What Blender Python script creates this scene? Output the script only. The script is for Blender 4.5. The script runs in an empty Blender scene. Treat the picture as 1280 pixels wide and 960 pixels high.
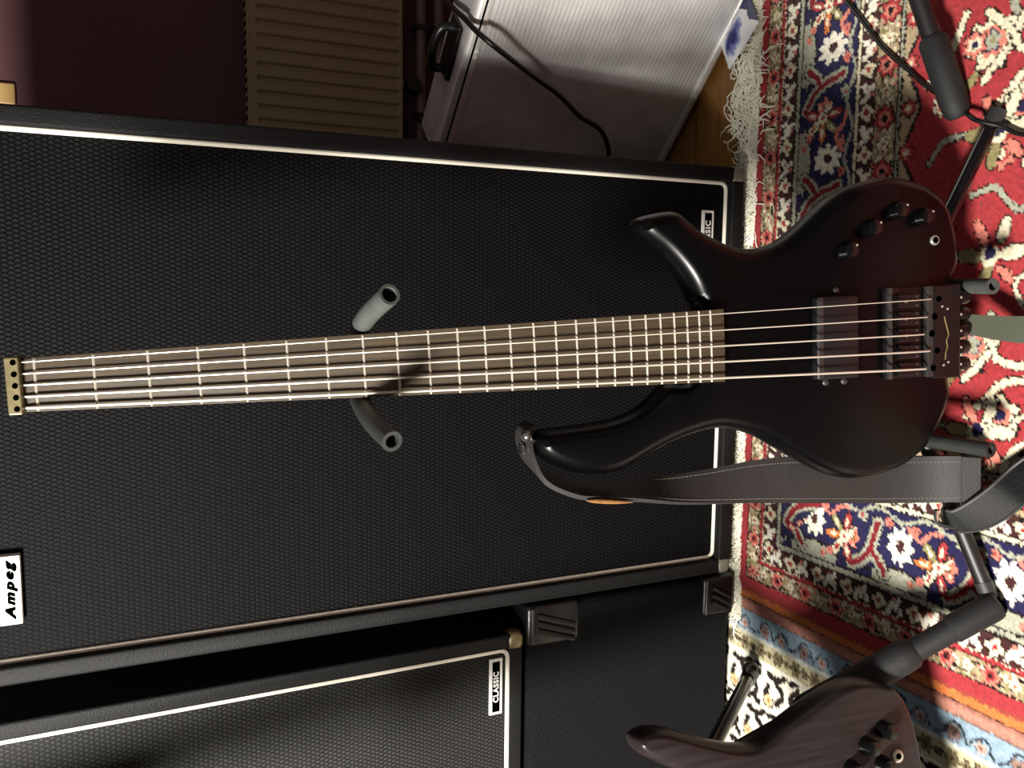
import bpy, bmesh, math, random
import numpy as np
from mathutils import Vector, Matrix
from mathutils.geometry import tessellate_polygon

random.seed(7)
rng = np.random.default_rng(11)
SC = bpy.context.scene
COL = SC.collection
R = math.radians

# ------------------------------------------------------------------ camera, world, lights, exposure
CAM_LOC = Vector((0.1362, -1.1257, 0.9634))
PITCH, YAW, ROLL = 0.43300, -0.12163, -0.04025          # the phone is held on its side: a quarter turn on top of these
fwd = Vector((math.sin(YAW)*math.cos(PITCH), math.cos(YAW)*math.cos(PITCH), -math.sin(PITCH)))
rt0 = Vector((math.cos(YAW), -math.sin(YAW), 0)); up0 = rt0.cross(fwd)
rt = rt0*math.cos(ROLL) + up0*math.sin(ROLL)
up = -rt0*math.sin(ROLL) + up0*math.cos(ROLL)
cam = bpy.data.cameras.new('camera'); cam_ob = bpy.data.objects.new('camera', cam); COL.objects.link(cam_ob)
cx, cy, cz = -up, rt, -fwd
cam_ob.matrix_world = Matrix(((cx.x, cy.x, cz.x, CAM_LOC.x), (cx.y, cy.y, cz.y, CAM_LOC.y), (cx.z, cy.z, cz.z, CAM_LOC.z), (0, 0, 0, 1)))
cam.sensor_width = 36; cam.lens = 1072/1280*36; cam.clip_start = .02
SC.camera = cam_ob

world = bpy.data.worlds.new('world'); SC.world = world; world.use_nodes = True
world.node_tree.nodes['Background'].inputs[0].default_value = (1.0, .94, .90, 1)
world.node_tree.nodes['Background'].inputs[1].default_value = .055

def lamp(name, loc, energy, radius, col):
    l = bpy.data.lights.new(name, 'POINT'); l.energy = energy; l.shadow_soft_size = radius; l.color = col
    o = bpy.data.objects.new(name, l); o.location = loc; COL.objects.link(o); return o
lamp('room_lamp', (-.85, -1.24, 1.46), 222, .16, (1.0, .955, .87))
lamp('ceiling_lamp', (1.10, -2.20, 2.30), 4, .05, (1.0, .92, .82))

vs = SC.view_settings
vs.view_transform = 'Standard'; vs.look = 'None'; vs.gamma = 1; vs.use_curve_mapping = False; vs.exposure = 0.65

# ------------------------------------------------------------------ materials
def lin(c): return tuple((v/255.0)**2.2 for v in c)
class NT:
    def __init__(s, name):
        s.m = bpy.data.materials.new(name); s.m.use_nodes = True; s.t = s.m.node_tree; s.b = s.t.nodes['Principled BSDF']
    def n(s, typ, **kw):
        x = s.t.nodes.new(typ)
        for k, v in kw.items(): setattr(x, k, v)
        return x
    def l(s, a, b): s.t.links.new(a, b)
    def math(s, op, a, b=None, c=None):
        x = s.n('ShaderNodeMath', operation=op)
        for i, v in enumerate((a, b, c)):
            if v is None: continue
            if isinstance(v, (int, float)): x.inputs[i].default_value = v
            else: s.l(v, x.inputs[i])
        return x.outputs[0]
    def mix(s, fac, c1, c2):
        x = s.n('ShaderNodeMix', data_type='RGBA')
        for i, v in ((0, fac), (6, c1), (7, c2)):
            if isinstance(v, (int, float)): x.inputs[i].default_value = v
            elif isinstance(v, tuple): x.inputs[i].default_value = (*v, 1)
            else: s.l(v, x.inputs[i])
        return x.outputs[2]
    def bump(s, h, strength, dist):
        x = s.n('ShaderNodeBump'); x.inputs['Strength'].default_value = strength; x.inputs['Distance'].default_value = dist
        s.l(h, x.inputs['Height']); s.l(x.outputs[0], s.b.inputs['Normal'])
    def coord(s, scale=(1, 1, 1), kind='Object'):
        c = s.n('ShaderNodeTexCoord'); m = s.n('ShaderNodeMapping'); m.inputs['Scale'].default_value = scale
        s.l(c.outputs[kind], m.inputs[0]); return m.outputs[0]
    def noise(s, co, scale, detail=3, rough=.5):
        x = s.n('ShaderNodeTexNoise'); x.inputs['Scale'].default_value = scale; x.inputs['Detail'].default_value = detail
        x.inputs['Roughness'].default_value = rough; s.l(co, x.inputs['Vector']); return x.outputs['Fac']

def mat(name, col, rough=.5, metal=0.0, vary=0.0, vscale=20, bump=0.0, bscale=300, bdist=.001, stretch=(1, 1, 1), spec=None, col2=None):
    t = NT(name); c = lin(col)
    t.b.inputs['Base Color'].default_value = (*c, 1); t.b.inputs['Roughness'].default_value = rough; t.b.inputs['Metallic'].default_value = metal
    if spec is not None: t.b.inputs['Specular IOR Level'].default_value = spec
    if vary or col2:
        f = t.noise(t.coord(stretch), vscale, 5, .6)
        r = t.n('ShaderNodeMapRange'); r.inputs[1].default_value = .3; r.inputs[2].default_value = .7; t.l(f, r.inputs[0])
        c2 = lin(col2) if col2 else tuple(v*(1-vary) for v in c)
        t.l(t.mix(r.outputs[0], c, c2), t.b.inputs['Base Color'])
    if bump: t.bump(t.noise(t.coord(stretch), bscale, 3), bump, bdist)
    return t.m

M = {}
M['tolex'] = mat('black_tolex', (25, 25, 26), .62, bump=.7, bscale=420, bdist=.0012, spec=.22)
M['carpet_black'] = mat('black_carpet_covering', (28, 28, 31), .95, col2=(10, 10, 11), vary=.5, vscale=260, bump=1.0, bscale=330, bdist=.002, spec=.2)
M['piping'] = mat('white_piping', (250, 244, 228), .45)
M['steel_corner'] = mat('dull_steel', (150, 148, 136), .4, .35, vary=.3, vscale=60)
M['brass_corner'] = mat('tarnished_corner', (140, 124, 92), .42, .35, vary=.4, vscale=90)
M['plastic'] = mat('black_plastic', (28, 28, 28), .33, bump=.2, bscale=400)
M['white_plate'] = mat('white_enamel', (246, 244, 240), .4)
M['black_print'] = mat('black_print', (8, 8, 8), .9, spec=0.0)
M['body'] = mat('satin_black_lacquer', (11, 11, 13), .29, vary=.2, vscale=8, spec=.23)
M['body2'] = mat('dark_brown_lacquer', (46, 40, 41), .34, stretch=(30, 2, 2), vary=.5, vscale=5, spec=.35, col2=(33, 27, 27))
M['fretboard'] = mat('rosewood', (72, 60, 45), .5, stretch=(60, 2.0, 60), vary=.6, vscale=6, bump=.3, bscale=30, bdist=.0004)
M['neckwood'] = mat('neck_black', (26, 22, 20), .4)
M['nickel'] = mat('nickel', (176, 171, 158), .42, .35)
M['string'] = mat('wound_string', (214, 208, 195), .42, .5)
M['chrome'] = mat('chrome', (225, 225, 225), .12, 1.0)
M['brass'] = mat('brass', (122, 112, 82), .42, .5, vary=.35, vscale=120)
M['hole'] = mat('dark_hole', (8, 7, 6), .9, spec=0.0)
M['hardware'] = mat('black_hardware', (34, 30, 31), .32, .35, vary=.3, vscale=60)
M['hardware_edge'] = mat('pale_hardware', (72, 70, 68), .42, .5, vary=.4, vscale=200)
M['pickup'] = mat('pickup_plastic', (22, 22, 24), .45)
M['knob'] = mat('glossy_knob', (14, 14, 15), .22)
M['gold'] = mat('gold_print', (112, 94, 62), .5, .3)
M['rubber'] = mat('grey_black_rubber', (46, 47, 46), .55, vary=.3, vscale=50, bump=.2, bscale=300)
M['rubber_light'] = mat('pale_grey_rubber', (74, 77, 75), .6, vary=.35, vscale=60)  # lighter tone, used on the right-hand yoke and cradle arms
M['foam'] = mat('black_foam_sleeve', (25, 25, 27), .7, vary=.25, vscale=40, bump=.3, bscale=300)
M['stand'] = mat('black_stand_tube', (16, 15, 17), .22, spec=.6)
M['stand_matte'] = mat('black_stand_matte', (27, 25, 27), .45)
M['leather'] = mat('black_leather', (44, 42, 42), .55, vary=.2, vscale=40, bump=.5, bscale=500, bdist=.0006)
M['webbing'] = mat('shiny_black_leather', (13, 12, 13), .45, bump=.15, bscale=300, spec=.10)
M['webbing_green'] = mat('grey_green_webbing', (74, 78, 66), .7, bump=.4, bscale=800)
M['stitch'] = mat('grey_stitching', (120, 116, 108), .8)
M['tan'] = mat('tan_leather', (138, 98, 58), .5, vary=.4, vscale=120)
M['maroon'] = mat('maroon_wall', (108, 72, 78), .8, vary=.18, vscale=4, bump=.2, bscale=120)
M['radiator'] = mat('cream_radiator_enamel', (180, 158, 122), .45, vary=.12, vscale=6)
M['pipe'] = mat('painted_pipe', (140, 112, 106), .5)
M['skirting'] = mat('painted_skirting', (120, 92, 92), .55)
M['socket'] = mat('cream_socket', (226, 186, 122), .45)
M['cable'] = mat('black_cable', (20, 19, 19), .4)
M['alu_edge'] = mat('aluminium_edge', (252, 251, 248), .38, .45)
M['fringe'] = mat('cream_fringe', (254, 250, 232), .95, vary=.15, vscale=60, spec=.1)
M['plank'] = mat('brown_floorboard', (164, 116, 62), .35, stretch=(2, 30, 2), vary=.45, vscale=4)
M['rugback'] = mat('dark_subfloor', (62, 48, 38), .8)

def grille_mat(name, px, pz, hi, lo, spec):
    t = NT(name); c = t.n('ShaderNodeTexCoord'); s = t.n('ShaderNodeSeparateXYZ'); t.l(c.outputs['Object'], s.inputs[0])
    a = t.math('DIVIDE', s.outputs['X'], px); b = t.math('DIVIDE', s.outputs['Z'], pz)
    row = t.math('FLOOR', b); fr = t.math('FRACT', b)
    off = t.math('MULTIPLY', t.math('MODULO', t.math('ADD', row, 1000.0), 2.0), .5)
    wob = t.math('MULTIPLY', t.math('SINE', t.math('MULTIPLY', fr, math.pi)), 1.0)
    x = t.math('ADD', t.math('ADD', a, off), t.math('MULTIPLY', t.math('ABSOLUTE', t.math('SUBTRACT', fr, .5)), .45))
    sn = t.math('ADD', t.math('MULTIPLY', t.math('SINE', t.math('MULTIPLY', x, 2*math.pi)), .5), .5)
    h = t.math('MULTIPLY', sn, t.math('POWER', wob, .6))
    nz = t.noise(t.coord(), 90, 2); nz2 = t.noise(t.coord(), 900, 1)
    h2 = t.math('MULTIPLY', h, t.math('ADD', t.math('MULTIPLY', nz2, .7), .6))
    t.l(t.mix(t.math('MULTIPLY', h2, t.math('ADD', t.math('MULTIPLY', nz, .5), .7)), lin(lo), lin(hi)), t.b.inputs['Base Color'])
    t.b.inputs['Roughness'].default_value = .6; t.b.inputs['Specular IOR Level'].default_value = spec
    t.bump(h, .55, .0012); return t.m
M['grille'] = grille_mat('woven_grille_cloth', .0056, .0066, (29, 29, 31), (12, 12, 13), .07)
M['grille2'] = grille_mat('woven_grille_cloth_stack', .0060, .0060, (58, 58, 57), (18, 18, 18), .22)

def alu_mat():
    t = NT('ribbed_aluminium'); co = t.coord(); s = t.n('ShaderNodeSeparateXYZ'); t.l(co, s.inputs[0])
    w = t.math('SINE', t.math('MULTIPLY', s.outputs['Z'], 2*math.pi/.0078))
    st = t.noise(t.coord((3, 3, 3)), 3.2, 4, .6)
    r = t.n('ShaderNodeMapRange'); r.inputs[1].default_value = .35; r.inputs[2].default_value = .7; t.l(st, r.inputs[0])
    t.l(t.mix(r.outputs[0], lin((226, 225, 224)), lin((188, 186, 187))), t.b.inputs['Base Color'])
    t.b.inputs['Metallic'].default_value = .25; t.b.inputs['Roughness'].default_value = .38
    t.bump(w, .22, .0012); return t.m
M['alu'] = alu_mat()

def packet_mat():
    t = NT('printed_packet'); g = t.n('ShaderNodeTexCoord'); p = t.n('ShaderNodeSeparateXYZ'); t.l(g.outputs['Object'], p.inputs[0])
    nz = t.noise(t.coord(), 60, 3)
    u_ = t.math('SUBTRACT', t.math('ADD', t.math('MULTIPLY', p.outputs['X'], .78), t.math('MULTIPLY', p.outputs['Y'], -.62)), .3955)   # along the packet
    v_ = t.math('ADD', t.math('MULTIPLY', p.outputs['X'], .62), t.math('MULTIPLY', p.outputs['Y'], .78))
    r_ = t.math('SQRT', t.math('ADD', t.math('POWER', t.math('MULTIPLY', u_, .62), 2.0), t.math('POWER', t.math('SUBTRACT', v_, .3800), 2.0)))
    r_ = t.math('ADD', r_, t.math('MULTIPLY', t.math('SUBTRACT', nz, .5), .022))
    k = t.n('ShaderNodeValToRGB'); t.l(t.math('MULTIPLY', r_, 20.0), k.inputs[0]); e = k.color_ramp.elements
    e[0].position = .18; e[0].color = (*lin((38, 40, 112)), 1); e[1].position = .40; e[1].color = (*lin((242, 243, 248)), 1)
    q = e.new(.30); q.color = (*lin((128, 138, 196)), 1)
    dark = t.math('GREATER_THAN', t.math('ADD', u_, t.math('MULTIPLY', nz, .03)), .060)
    t.l(t.mix(dark, k.outputs[0], lin((36, 42, 92))), t.b.inputs['Base Color']); t.b.inputs['Roughness'].default_value = .25; return t.m
M['packet'] = packet_mat()

def rug_mat():
    t = NT('knotted_wool'); a = t.n('ShaderNodeAttribute'); a.attribute_name = 'wool'
    t.l(a.outputs['Color'], t.b.inputs['Base Color']); t.b.inputs['Roughness'].default_value = 1.0; t.b.inputs['Specular IOR Level'].default_value = .08
    t.b.inputs['Sheen Weight'].default_value = .15
    t.bump(t.noise(t.coord(), 700, 2), .5, .0015); return t.m
M['rug'] = rug_mat()

# ------------------------------------------------------------------ mesh helpers
def frame_for(d, hint=None):
    d = d.normalized(); h = hint or (Vector((0, 0, 1)) if abs(d.z) < .9 else Vector((1, 0, 0)))
    u = (h - d*h.dot(d)).normalized(); return u, d.cross(u)

def catmull(pts, n=8, closed=False):
    P = [Vector(p) for p in pts]; out = []; m = len(P)
    rngi = range(m) if closed else range(m-1)
    for i in rngi:
        if closed: p0, p1, p2, p3 = P[(i-1) % m], P[i], P[(i+1) % m], P[(i+2) % m]
        else: p0, p1, p2, p3 = P[max(i-1, 0)], P[i], P[i+1], P[min(i+2, m-1)]
        for k in range(n):
            t = k/n; t2, t3 = t*t, t*t*t
            out.append(.5*((2*p1) + (p2-p0)*t + (2*p0-5*p1+4*p2-p3)*t2 + (3*p1-p0-3*p2+p3)*t3))
    if not closed: out.append(P[-1].copy())
    return out

class MB:
    def __init__(s): s.v = []; s.f = []
    def box(s, lo, hi, T=None):
        b = len(s.v); x0, y0, z0 = lo; x1, y1, z1 = hi
        for p in ((x0, y0, z0), (x1, y0, z0), (x1, y1, z0), (x0, y1, z0), (x0, y0, z1), (x1, y0, z1), (x1, y1, z1), (x0, y1, z1)):
            s.v.append(T @ Vector(p) if T else Vector(p))
        for f in ((0, 3, 2, 1), (4, 5, 6, 7), (0, 1, 5, 4), (1, 2, 6, 5), (2, 3, 7, 6), (3, 0, 4, 7)): s.f.append(tuple(b+i for i in f))
        return s
    def tube(s, pts, rad, seg=12, cap=True, hollow=0.0, flat=None):
        P = [Vector(p) for p in pts]; n = len(P); rad = rad if isinstance(rad, (list, tuple)) else [rad]*n
        u = None; rings = []
        for i in range(n):
            d = (P[min(i+1, n-1)] - P[max(i-1, 0)])
            if d.length < 1e-9: d = Vector((0, 0, 1))
            d.normalize()
            if u is None: u, _ = frame_for(d)
            u = (u - d*u.dot(d)).normalized(); w = d.cross(u)
            b = len(s.v)
            for k in range(seg):
                a = 2*math.pi*k/seg; s.v.append(P[i] + (u*math.cos(a) + w*math.sin(a))*rad[i])
            rings.append(b)
        for i in range(n-1):
            for k in range(seg):
                k2 = (k+1) % seg; s.f.append((rings[i]+k, rings[i]+k2, rings[i+1]+k2, rings[i+1]+k))
        if cap:
            s.f.append(tuple(rings[0]+k for k in reversed(range(seg))))
            if hollow:
                d = (P[-1]-P[-2]).normalized(); e = rings[-1]; prev = e
                for (rr, dd) in ((rad[-1]*hollow, 0), (rad[-1]*hollow, -rad[-1]*2.2)):
                    b = len(s.v)
                    for k in range(seg): s.v.append(P[-1] + (s.v[e+k]-P[-1])*(rr/rad[-1]) + d*dd)
                    for k in range(seg):
                        k2 = (k+1) % seg; s.f.append((prev+k, prev+k2, b+k2, b+k))
                    prev = b
                s.f.append(tuple(prev+k for k in range(seg)))
            else: s.f.append(tuple(rings[-1]+k for k in range(seg)))
        return s
    def lathe(s, base, axis, prof, seg=20):
        base = Vector(base); axis = Vector(axis).normalized(); u, w = frame_for(axis); rings = []
        for (r, h) in prof:
            b = len(s.v)
            for k in range(seg):
                a = 2*math.pi*k/seg; s.v.append(base + axis*h + (u*math.cos(a) + w*math.sin(a))*max(r, 1e-5))
            rings.append(b)
        for i in range(len(prof)-1):
            for k in range(seg):
                k2 = (k+1) % seg; s.f.append((rings[i]+k, rings[i]+k2, rings[i+1]+k2, rings[i+1]+k))
        s.f.append(tuple(rings[0]+k for k in reversed(range(seg)))); s.f.append(tuple(rings[-1]+k for k in range(seg)))
        return s
    def ribbon(s, L, Rr, th):
        n = len(L); L = [Vector(p) for p in L]; Rr = [Vector(p) for p in Rr]; b = len(s.v)
        for i in range(n):
            d = (L[min(i+1, n-1)]+Rr[min(i+1, n-1)]-L[max(i-1, 0)]-Rr[max(i-1, 0)]); w = Rr[i]-L[i]
            nn = d.cross(w)
            nn = nn.normalized()*th/2 if nn.length > 1e-12 else Vector((0, -th/2, 0))
            s.v += [L[i]-nn, L[i]+nn, Rr[i]+nn, Rr[i]-nn]
        for i in range(n-1):
            for k in range(4):
                k2 = (k+1) % 4; s.f.append((b+4*i+k, b+4*i+k2, b+4*i+4+k2, b+4*i+4+k))
        s.f.append((b, b+1, b+2, b+3)); e = b+4*(n-1); s.f.append((e+3, e+2, e+1, e)); return s
    def build(s, name, m, parent=None, smooth=False, bevel=0.0, world=True, segs=2):
        me = bpy.data.meshes.new(name); off = Vector((0, 0, 0))
        if parent is not None and world: off = ORIG.get(parent.name, Vector((0, 0, 0)))
        me.from_pydata([tuple(v-off) for v in s.v], [], s.f); me.update()
        bm = bmesh.new(); bm.from_mesh(me)
        if bevel:
            es = [e for e in bm.edges if len(e.link_faces) == 2 and e.calc_face_angle(0) > .6]
            bmesh.ops.bevel(bm, geom=es, offset=bevel, segments=segs, affect='EDGES', profile=.5, clamp_overlap=True)
        bmesh.ops.recalc_face_normals(bm, faces=bm.faces); bm.to_mesh(me); bm.free()
        if smooth:
            me.polygons.foreach_set('use_smooth', [True]*len(me.polygons))
            try: me.set_sharp_from_angle(angle=R(40))
            except Exception: pass
        me.materials.append(M[m]); o = bpy.data.objects.new(name, me); COL.objects.link(o)
        if parent is not None:
            o.parent = parent; DEEP[o.name] = True
            ORIG[o.name] = off
        return o
ORIG = {}; DEEP = {}

def thing(name, label, cat, loc=(0, 0, 0), group=None, matrix=None):
    o = bpy.data.objects.new(name, None); COL.objects.link(o); o.empty_display_size = .05
    if matrix is not None: o.matrix_world = matrix; ORIG[o.name] = Vector((0, 0, 0))
    else: o.location = loc; ORIG[o.name] = Vector(loc)
    return tag(o, label, cat, group)
def tag(o, label, cat, group=None):
    o['label'] = label; o['category'] = cat
    if group: o['group'] = group
    return o
def struct(o): o['kind'] = 'structure'; return o

def text_mesh(name, txt, size, m, parent, loc, xdir, ydir, extrude=.0004, shear=0.0, spacing=1.0, bold=0.0, squash=1.0):
    cu = bpy.data.curves.new(name, 'FONT'); cu.body = txt; cu.size = size; cu.extrude = extrude; cu.align_x = 'CENTER'; cu.align_y = 'CENTER'
    cu.shear = shear; cu.space_character = spacing; cu.offset = bold; cu.resolution_u = 4
    ob = bpy.data.objects.new(name+'_tmp', cu); COL.objects.link(ob); bpy.context.view_layer.update()
    me = bpy.data.meshes.new_from_object(ob.evaluated_get(bpy.context.evaluated_depsgraph_get()))
    bpy.data.objects.remove(ob); me.name = name
    xd, yd = Vector(xdir).normalized(), Vector(ydir).normalized(); zd = xd.cross(yd); off = ORIG.get(parent.name, Vector((0, 0, 0)))
    for v in me.vertices: v.co = Vector(loc) - off + xd*v.co.x + yd*v.co.y*squash + zd*v.co.z
    me.materials.clear(); me.materials.append(M[m])
    o = bpy.data.objects.new(name, me); COL.objects.link(o); o.parent = parent; ORIG[o.name] = off
    return o

# ------------------------------------------------------------------ setting: floor, back wall, skirting
fl = struct(MB().box((-4.2, -3.2, -.05), (4.2, .97, -.012)).build('floor', 'rugback'))
y = -.30
while y < .95:
    w = .118
    for x0, x1 in ((-4.2, -.9), (-.898, .95), (.952, 4.2)):
        MB().box((x0, y, -.013), (x1, min(y+w-.0040, .96), 0.0)).build('plank', 'plank', fl, world=False)
    y += w
struct(MB().box((-4.2, .95, -.05), (4.2, 1.05, 2.6)).build('wall_back', 'maroon'))
struct(MB().box((-4.2, .930, .0), (4.2, .955, .11)).build('baseboard_back', 'skirting', bevel=.004))

# ------------------------------------------------------------------ rugs (every knot a coloured grid cell)
RED, BEI, CRE, NAV = (164, 58, 62), (176, 156, 126), (228, 218, 188), (42, 39, 74)
BRO, PAL, OLI, PNK = (70, 42, 42), (166, 166, 148), (142, 132, 92), (214, 128, 112)
ORA, BLK, WHT, DRD = (206, 116, 66), (36, 26, 26), (238, 232, 214), (128, 36, 44)
LBL, SPK = (142, 164, 182), (190, 128, 112)

class Canvas:
    def __init__(s, x0, x1, y0, y1, cell):
        s.nx = int(round((x1-x0)/cell))+1; s.ny = int(round((y1-y0)/cell))+1
        s.X, s.Y = np.meshgrid(np.linspace(x0, x1, s.nx), np.linspace(y0, y1, s.ny))
        s.C = np.zeros((s.ny, s.nx, 3))
        s.jx = rng.normal(0, .0006, s.X.shape); s.jy = rng.normal(0, .0006, s.X.shape)
    def paint(s, mask, col): s.C[mask] = col
class Sub:
    """the knots picked out by a mask, painted as flat lists and put back"""
    def __init__(s, cv, mask, *arrs): s.cv = cv; s.m = mask; s.C = cv.C[mask]; s.arrs = [a[mask] for a in arrs]
    def paint(s, mask, col): s.C[mask] = col
    def done(s): s.cv.C[s.m] = s.C
def ell(T, D, t, d, a, b, ang=0.0):
    c, sn = math.cos(ang), math.sin(ang); u = (T-t)*c + (D-d)*sn; v = -(T-t)*sn + (D-d)*c
    return (u/a)**2 + (v/b)**2 < 1
def ros(T, D, t, d, r, n, amp, ph=0.0, asp=1.0):
    u, v = (T-t), (D-d)/asp; return np.hypot(u, v) < r*(1 + amp*np.cos(n*np.arctan2(v, u) + ph))
def dist(T, D, pts):
    m = np.full(T.shape, 9.0)
    for (a, b), (c, d) in zip(pts[:-1], pts[1:]):
        vx, vy = c-a, d-b; L = vx*vx+vy*vy
        k = np.clip(((T-a)*vx + (D-b)*vy)/L, 0, 1); m = np.minimum(m, np.hypot(T-a-k*vx, D-b-k*vy))
    return m
def curve2(pts, n=6): return [(p.x, p.y) for p in catmull([(a, b, 0) for a, b in pts], n)]
def flower(cv, T, D, t, d, r, n, cols, asp=1.0, ph=0.0, extra=None):
    """rosette: outline, petals, ring, heart"""
    ok = np.ones(T.shape, bool) if extra is None else extra
    cv.paint(ok & ros(T, D, t, d, r*1.14, n, .16, ph, asp), cols[0])
    cv.paint(ok & ros(T, D, t, d, r, n, .18, ph, asp), cols[1])
    if len(cols) > 3: cv.paint(ok & ros(T, D, t, d, r*.62, n, .1, ph, asp), cols[3])
    cv.paint(ok & ros(T, D, t, d, r*.34, n, .05, ph, asp), cols[2])
def palmette(cv, T, D, t, d, r, ang, ok):
    for k in range(7):
        a = ang + k*2*math.pi/7; c = (CRE, RED, OLI, ORA, CRE, RED, PNK)[k]
        cv.paint(ok & ell(T, D, t+math.cos(a)*r*.62, d+math.sin(a)*r*.62, r*.46, r*.22, a), BLK)
        cv.paint(ok & ell(T, D, t+math.cos(a)*r*.62, d+math.sin(a)*r*.62, r*.40, r*.17, a), c)
        cv.paint(ok & ell(T, D, t+math.cos(a)*r*.62, d+math.sin(a)*r*.62, r*.2, r*.07, a), (CRE if c != CRE else RED))
    cv.paint(ok & ros(T, D, t, d, r*.24, 6, .1), CRE); cv.paint(ok & ros(T, D, t, d, r*.1, 6, .1), RED)

def rug_mesh(cv, name, z, seed, parent=None):
    r2 = np.random.default_rng(seed); ny, nx = cv.ny, cv.nx
    C = (cv.C/255.0)**2.2 * r2.uniform(.80, 1.12, (ny, nx, 1))
    Z = z + r2.normal(0, .0005, (ny, nx)) + .0012*np.sin(cv.X*9+1)*np.sin(cv.Y*7)
    Z[0, :] = Z[-1, :] = z-.004; Z[:, 0] = Z[:, -1] = z-.004
    co = np.stack([cv.X+cv.jx, cv.Y+cv.jy, Z], -1).reshape(-1, 3)
    i = np.arange((ny-1)*(nx-1)); a = (i//(nx-1))*nx + i % (nx-1)
    q = np.stack([a, a+1, a+nx+1, a+nx], -1).astype(np.int32).ravel()
    me = bpy.data.meshes.new(name); me.vertices.add(len(co)); me.vertices.foreach_set('co', co.astype(np.float32).ravel())
    me.loops.add(len(q)); me.loops.foreach_set('vertex_index', q); me.polygons.add(len(i))
    me.polygons.foreach_set('loop_start', (np.arange(len(i))*4).astype(np.int32)); me.polygons.foreach_set('loop_total', np.full(len(i), 4, np.int32))
    me.update(calc_edges=True)
    at = me.attributes.new('wool', 'FLOAT_COLOR', 'POINT'); at.data.foreach_set('color', np.concatenate([C, np.ones((ny, nx, 1))], -1).astype(np.float32).ravel())
    me.polygons.foreach_set('use_smooth', np.ones(len(i), bool)); me.materials.append(M['rug'])
    o = bpy.data.objects.new(name, me); COL.objects.link(o); o.parent = parent
    return o

XL, XR, YF = -.3625, 1.25, -1.05
cv = Canvas(XL-.019, XR, YF, .004, .0025)
X = cv.X + rng.normal(0, .0008, cv.X.shape); Y = cv.Y + rng.normal(0, .0008, cv.X.shape)
dx = X-XL; dy = .002-Y; end = dy < dx; d = np.minimum(dx, dy); t = np.where(end, X-.006, -Y)
cv.C[:] = RED
def band(a, b): return (d >= a) & (d < b)
# outer red stripe stays; beige guard with rosettes and stepped line
b = band(.021, .050); cv.paint(b, BEI); cv.paint(band(.0195, .0215), BLK)
u = Sub(cv, b, t, d); T, D = u.arrs
u.paint(np.abs(D-.036-.008*np.sign(np.sin(T*101))) < .0017, BLK)
u.paint((np.abs(np.mod(T, .0155)-.0078-.2*(D-.036)) < .0022) & (np.abs(D-.030) < .006), OLI)
u.paint(np.hypot(np.mod(T+.01, .0207)-.0103, D-.0425) < .0036, CRE)
flower(u, np.mod(T, .062)-.031, D, 0, .0355, .0118, 6, (BLK, PNK, BLK, RED))
flower(u, np.mod(T+.031, .062)-.031, D, 0, .0355, .0068, 5, (OLI, CRE, RED))
u.done()
cv.paint(band(.0495, .0525), BLK); cv.paint(band(.051, .0565), RED); cv.paint(band(.0565, .058), CRE)
# dark guard with cream cartouches
def guard(a, w, flip):
    g = band(a, a+w); cv.paint(g, BRO); m = a+w/2
    u = Sub(cv, g, t, d); T, D = u.arrs; T1 = np.mod(T+.013*flip, .058)-.029
    u.paint(ros(T1, D, -.012, m, .0125, 4, .22, .6), BLK); u.paint(ros(T1, D, -.012, m, .0108, 4, .22, .6), CRE)
    u.paint(ros(T1, D, -.012, m, .0045, 5, .15), RED)
    u.paint(dist(T1, D, [(.004, m-.010), (.010, m+.004), (.016, m-.004), (.021, m+.011)]) < .0034, WHT)
    u.paint(ell(T1, D, .024, m-.006, .004, .006), WHT); u.paint(ell(T1, D, .012, m+.009, .003, .003), PNK)
    u.done()
guard(.058, .029, 1)
cv.paint(band(.087, .090), BLK); cv.paint(band(.090, .0965), PAL); cv.paint(band(.0965, .0995), BLK)
def mottle(a, b_, sd):
    g = band(a, b_); r5 = np.random.default_rng(sd); n_ = r5.random((cv.ny//2+1, cv.nx//2+1)); n_ = np.kron(n_, np.ones((2, 2)))[:cv.ny, :cv.nx]
    bei = g & (np.abs(cv.C-np.array(BEI)).sum(-1) < 1)
    for lo, hi, c in ((0, .14, CRE), (.14, .26, OLI), (.26, .34, (120, 84, 70)), (.34, .40, PNK)): cv.paint(bei & (n_ >= lo) & (n_ < hi), c)
mottle(.021, .050, 21)
# main navy border
mb = band(.0995, .206); cv.paint(mb, NAV)
P = .157; u = Sub(cv, mb, t, d); T, D = u.arrs; tm = np.mod(T-.324+P/2, P)-P/2          # white flower sits at tm = 0
wave = .116 + .009*np.cos(tm/P*2*math.pi)
u.paint((D < wave-.001), PAL); u.paint(np.abs(D-wave) < .0018, BLK)
u.paint((D < .110) & (np.abs(tm) > .045), NAV)
wave2 = .196 - .006*np.cos(tm/P*4*math.pi); u.paint(np.abs(D-wave2) < .0028, PAL)
for s0 in (0, P):
    y1 = curve2([(-.082+s0, .110), (-.062+s0, .124), (-.050+s0, .142), (-.044+s0, .165), (-.040+s0, .180)], 4)
    y2 = curve2([(-.052+s0, .140), (-.036+s0, .128), (-.024+s0, .112)], 4)
    q = np.minimum(dist(tm, D, y1), dist(tm, D, y2))
    for wd, c in ((.0105, BLK), (.0090, PAL), (.0042, DRD)): u.paint(q < wd, c)
flower(u, tm, D, 0, .158, .0195, 9, (NAV, WHT, BRO), asp=1.25)
for a in (-.086+P, -.086): flower(u, tm, D, a, .150, .0150, 6, (BLK, PNK, BLK, ORA))
palmette(u, tm, D, .060, .146, .036, .5, True)
for (a, c, r) in ((-.020, .186, .0065), (.022, .184, .0065), (-.066, .186, .008), (.034, .118, .006), (.020, .110, .005)):
    flower(u, tm, D, a, c, r, 5, (BLK, PNK if r < .0075 else PAL, RED))
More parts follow.
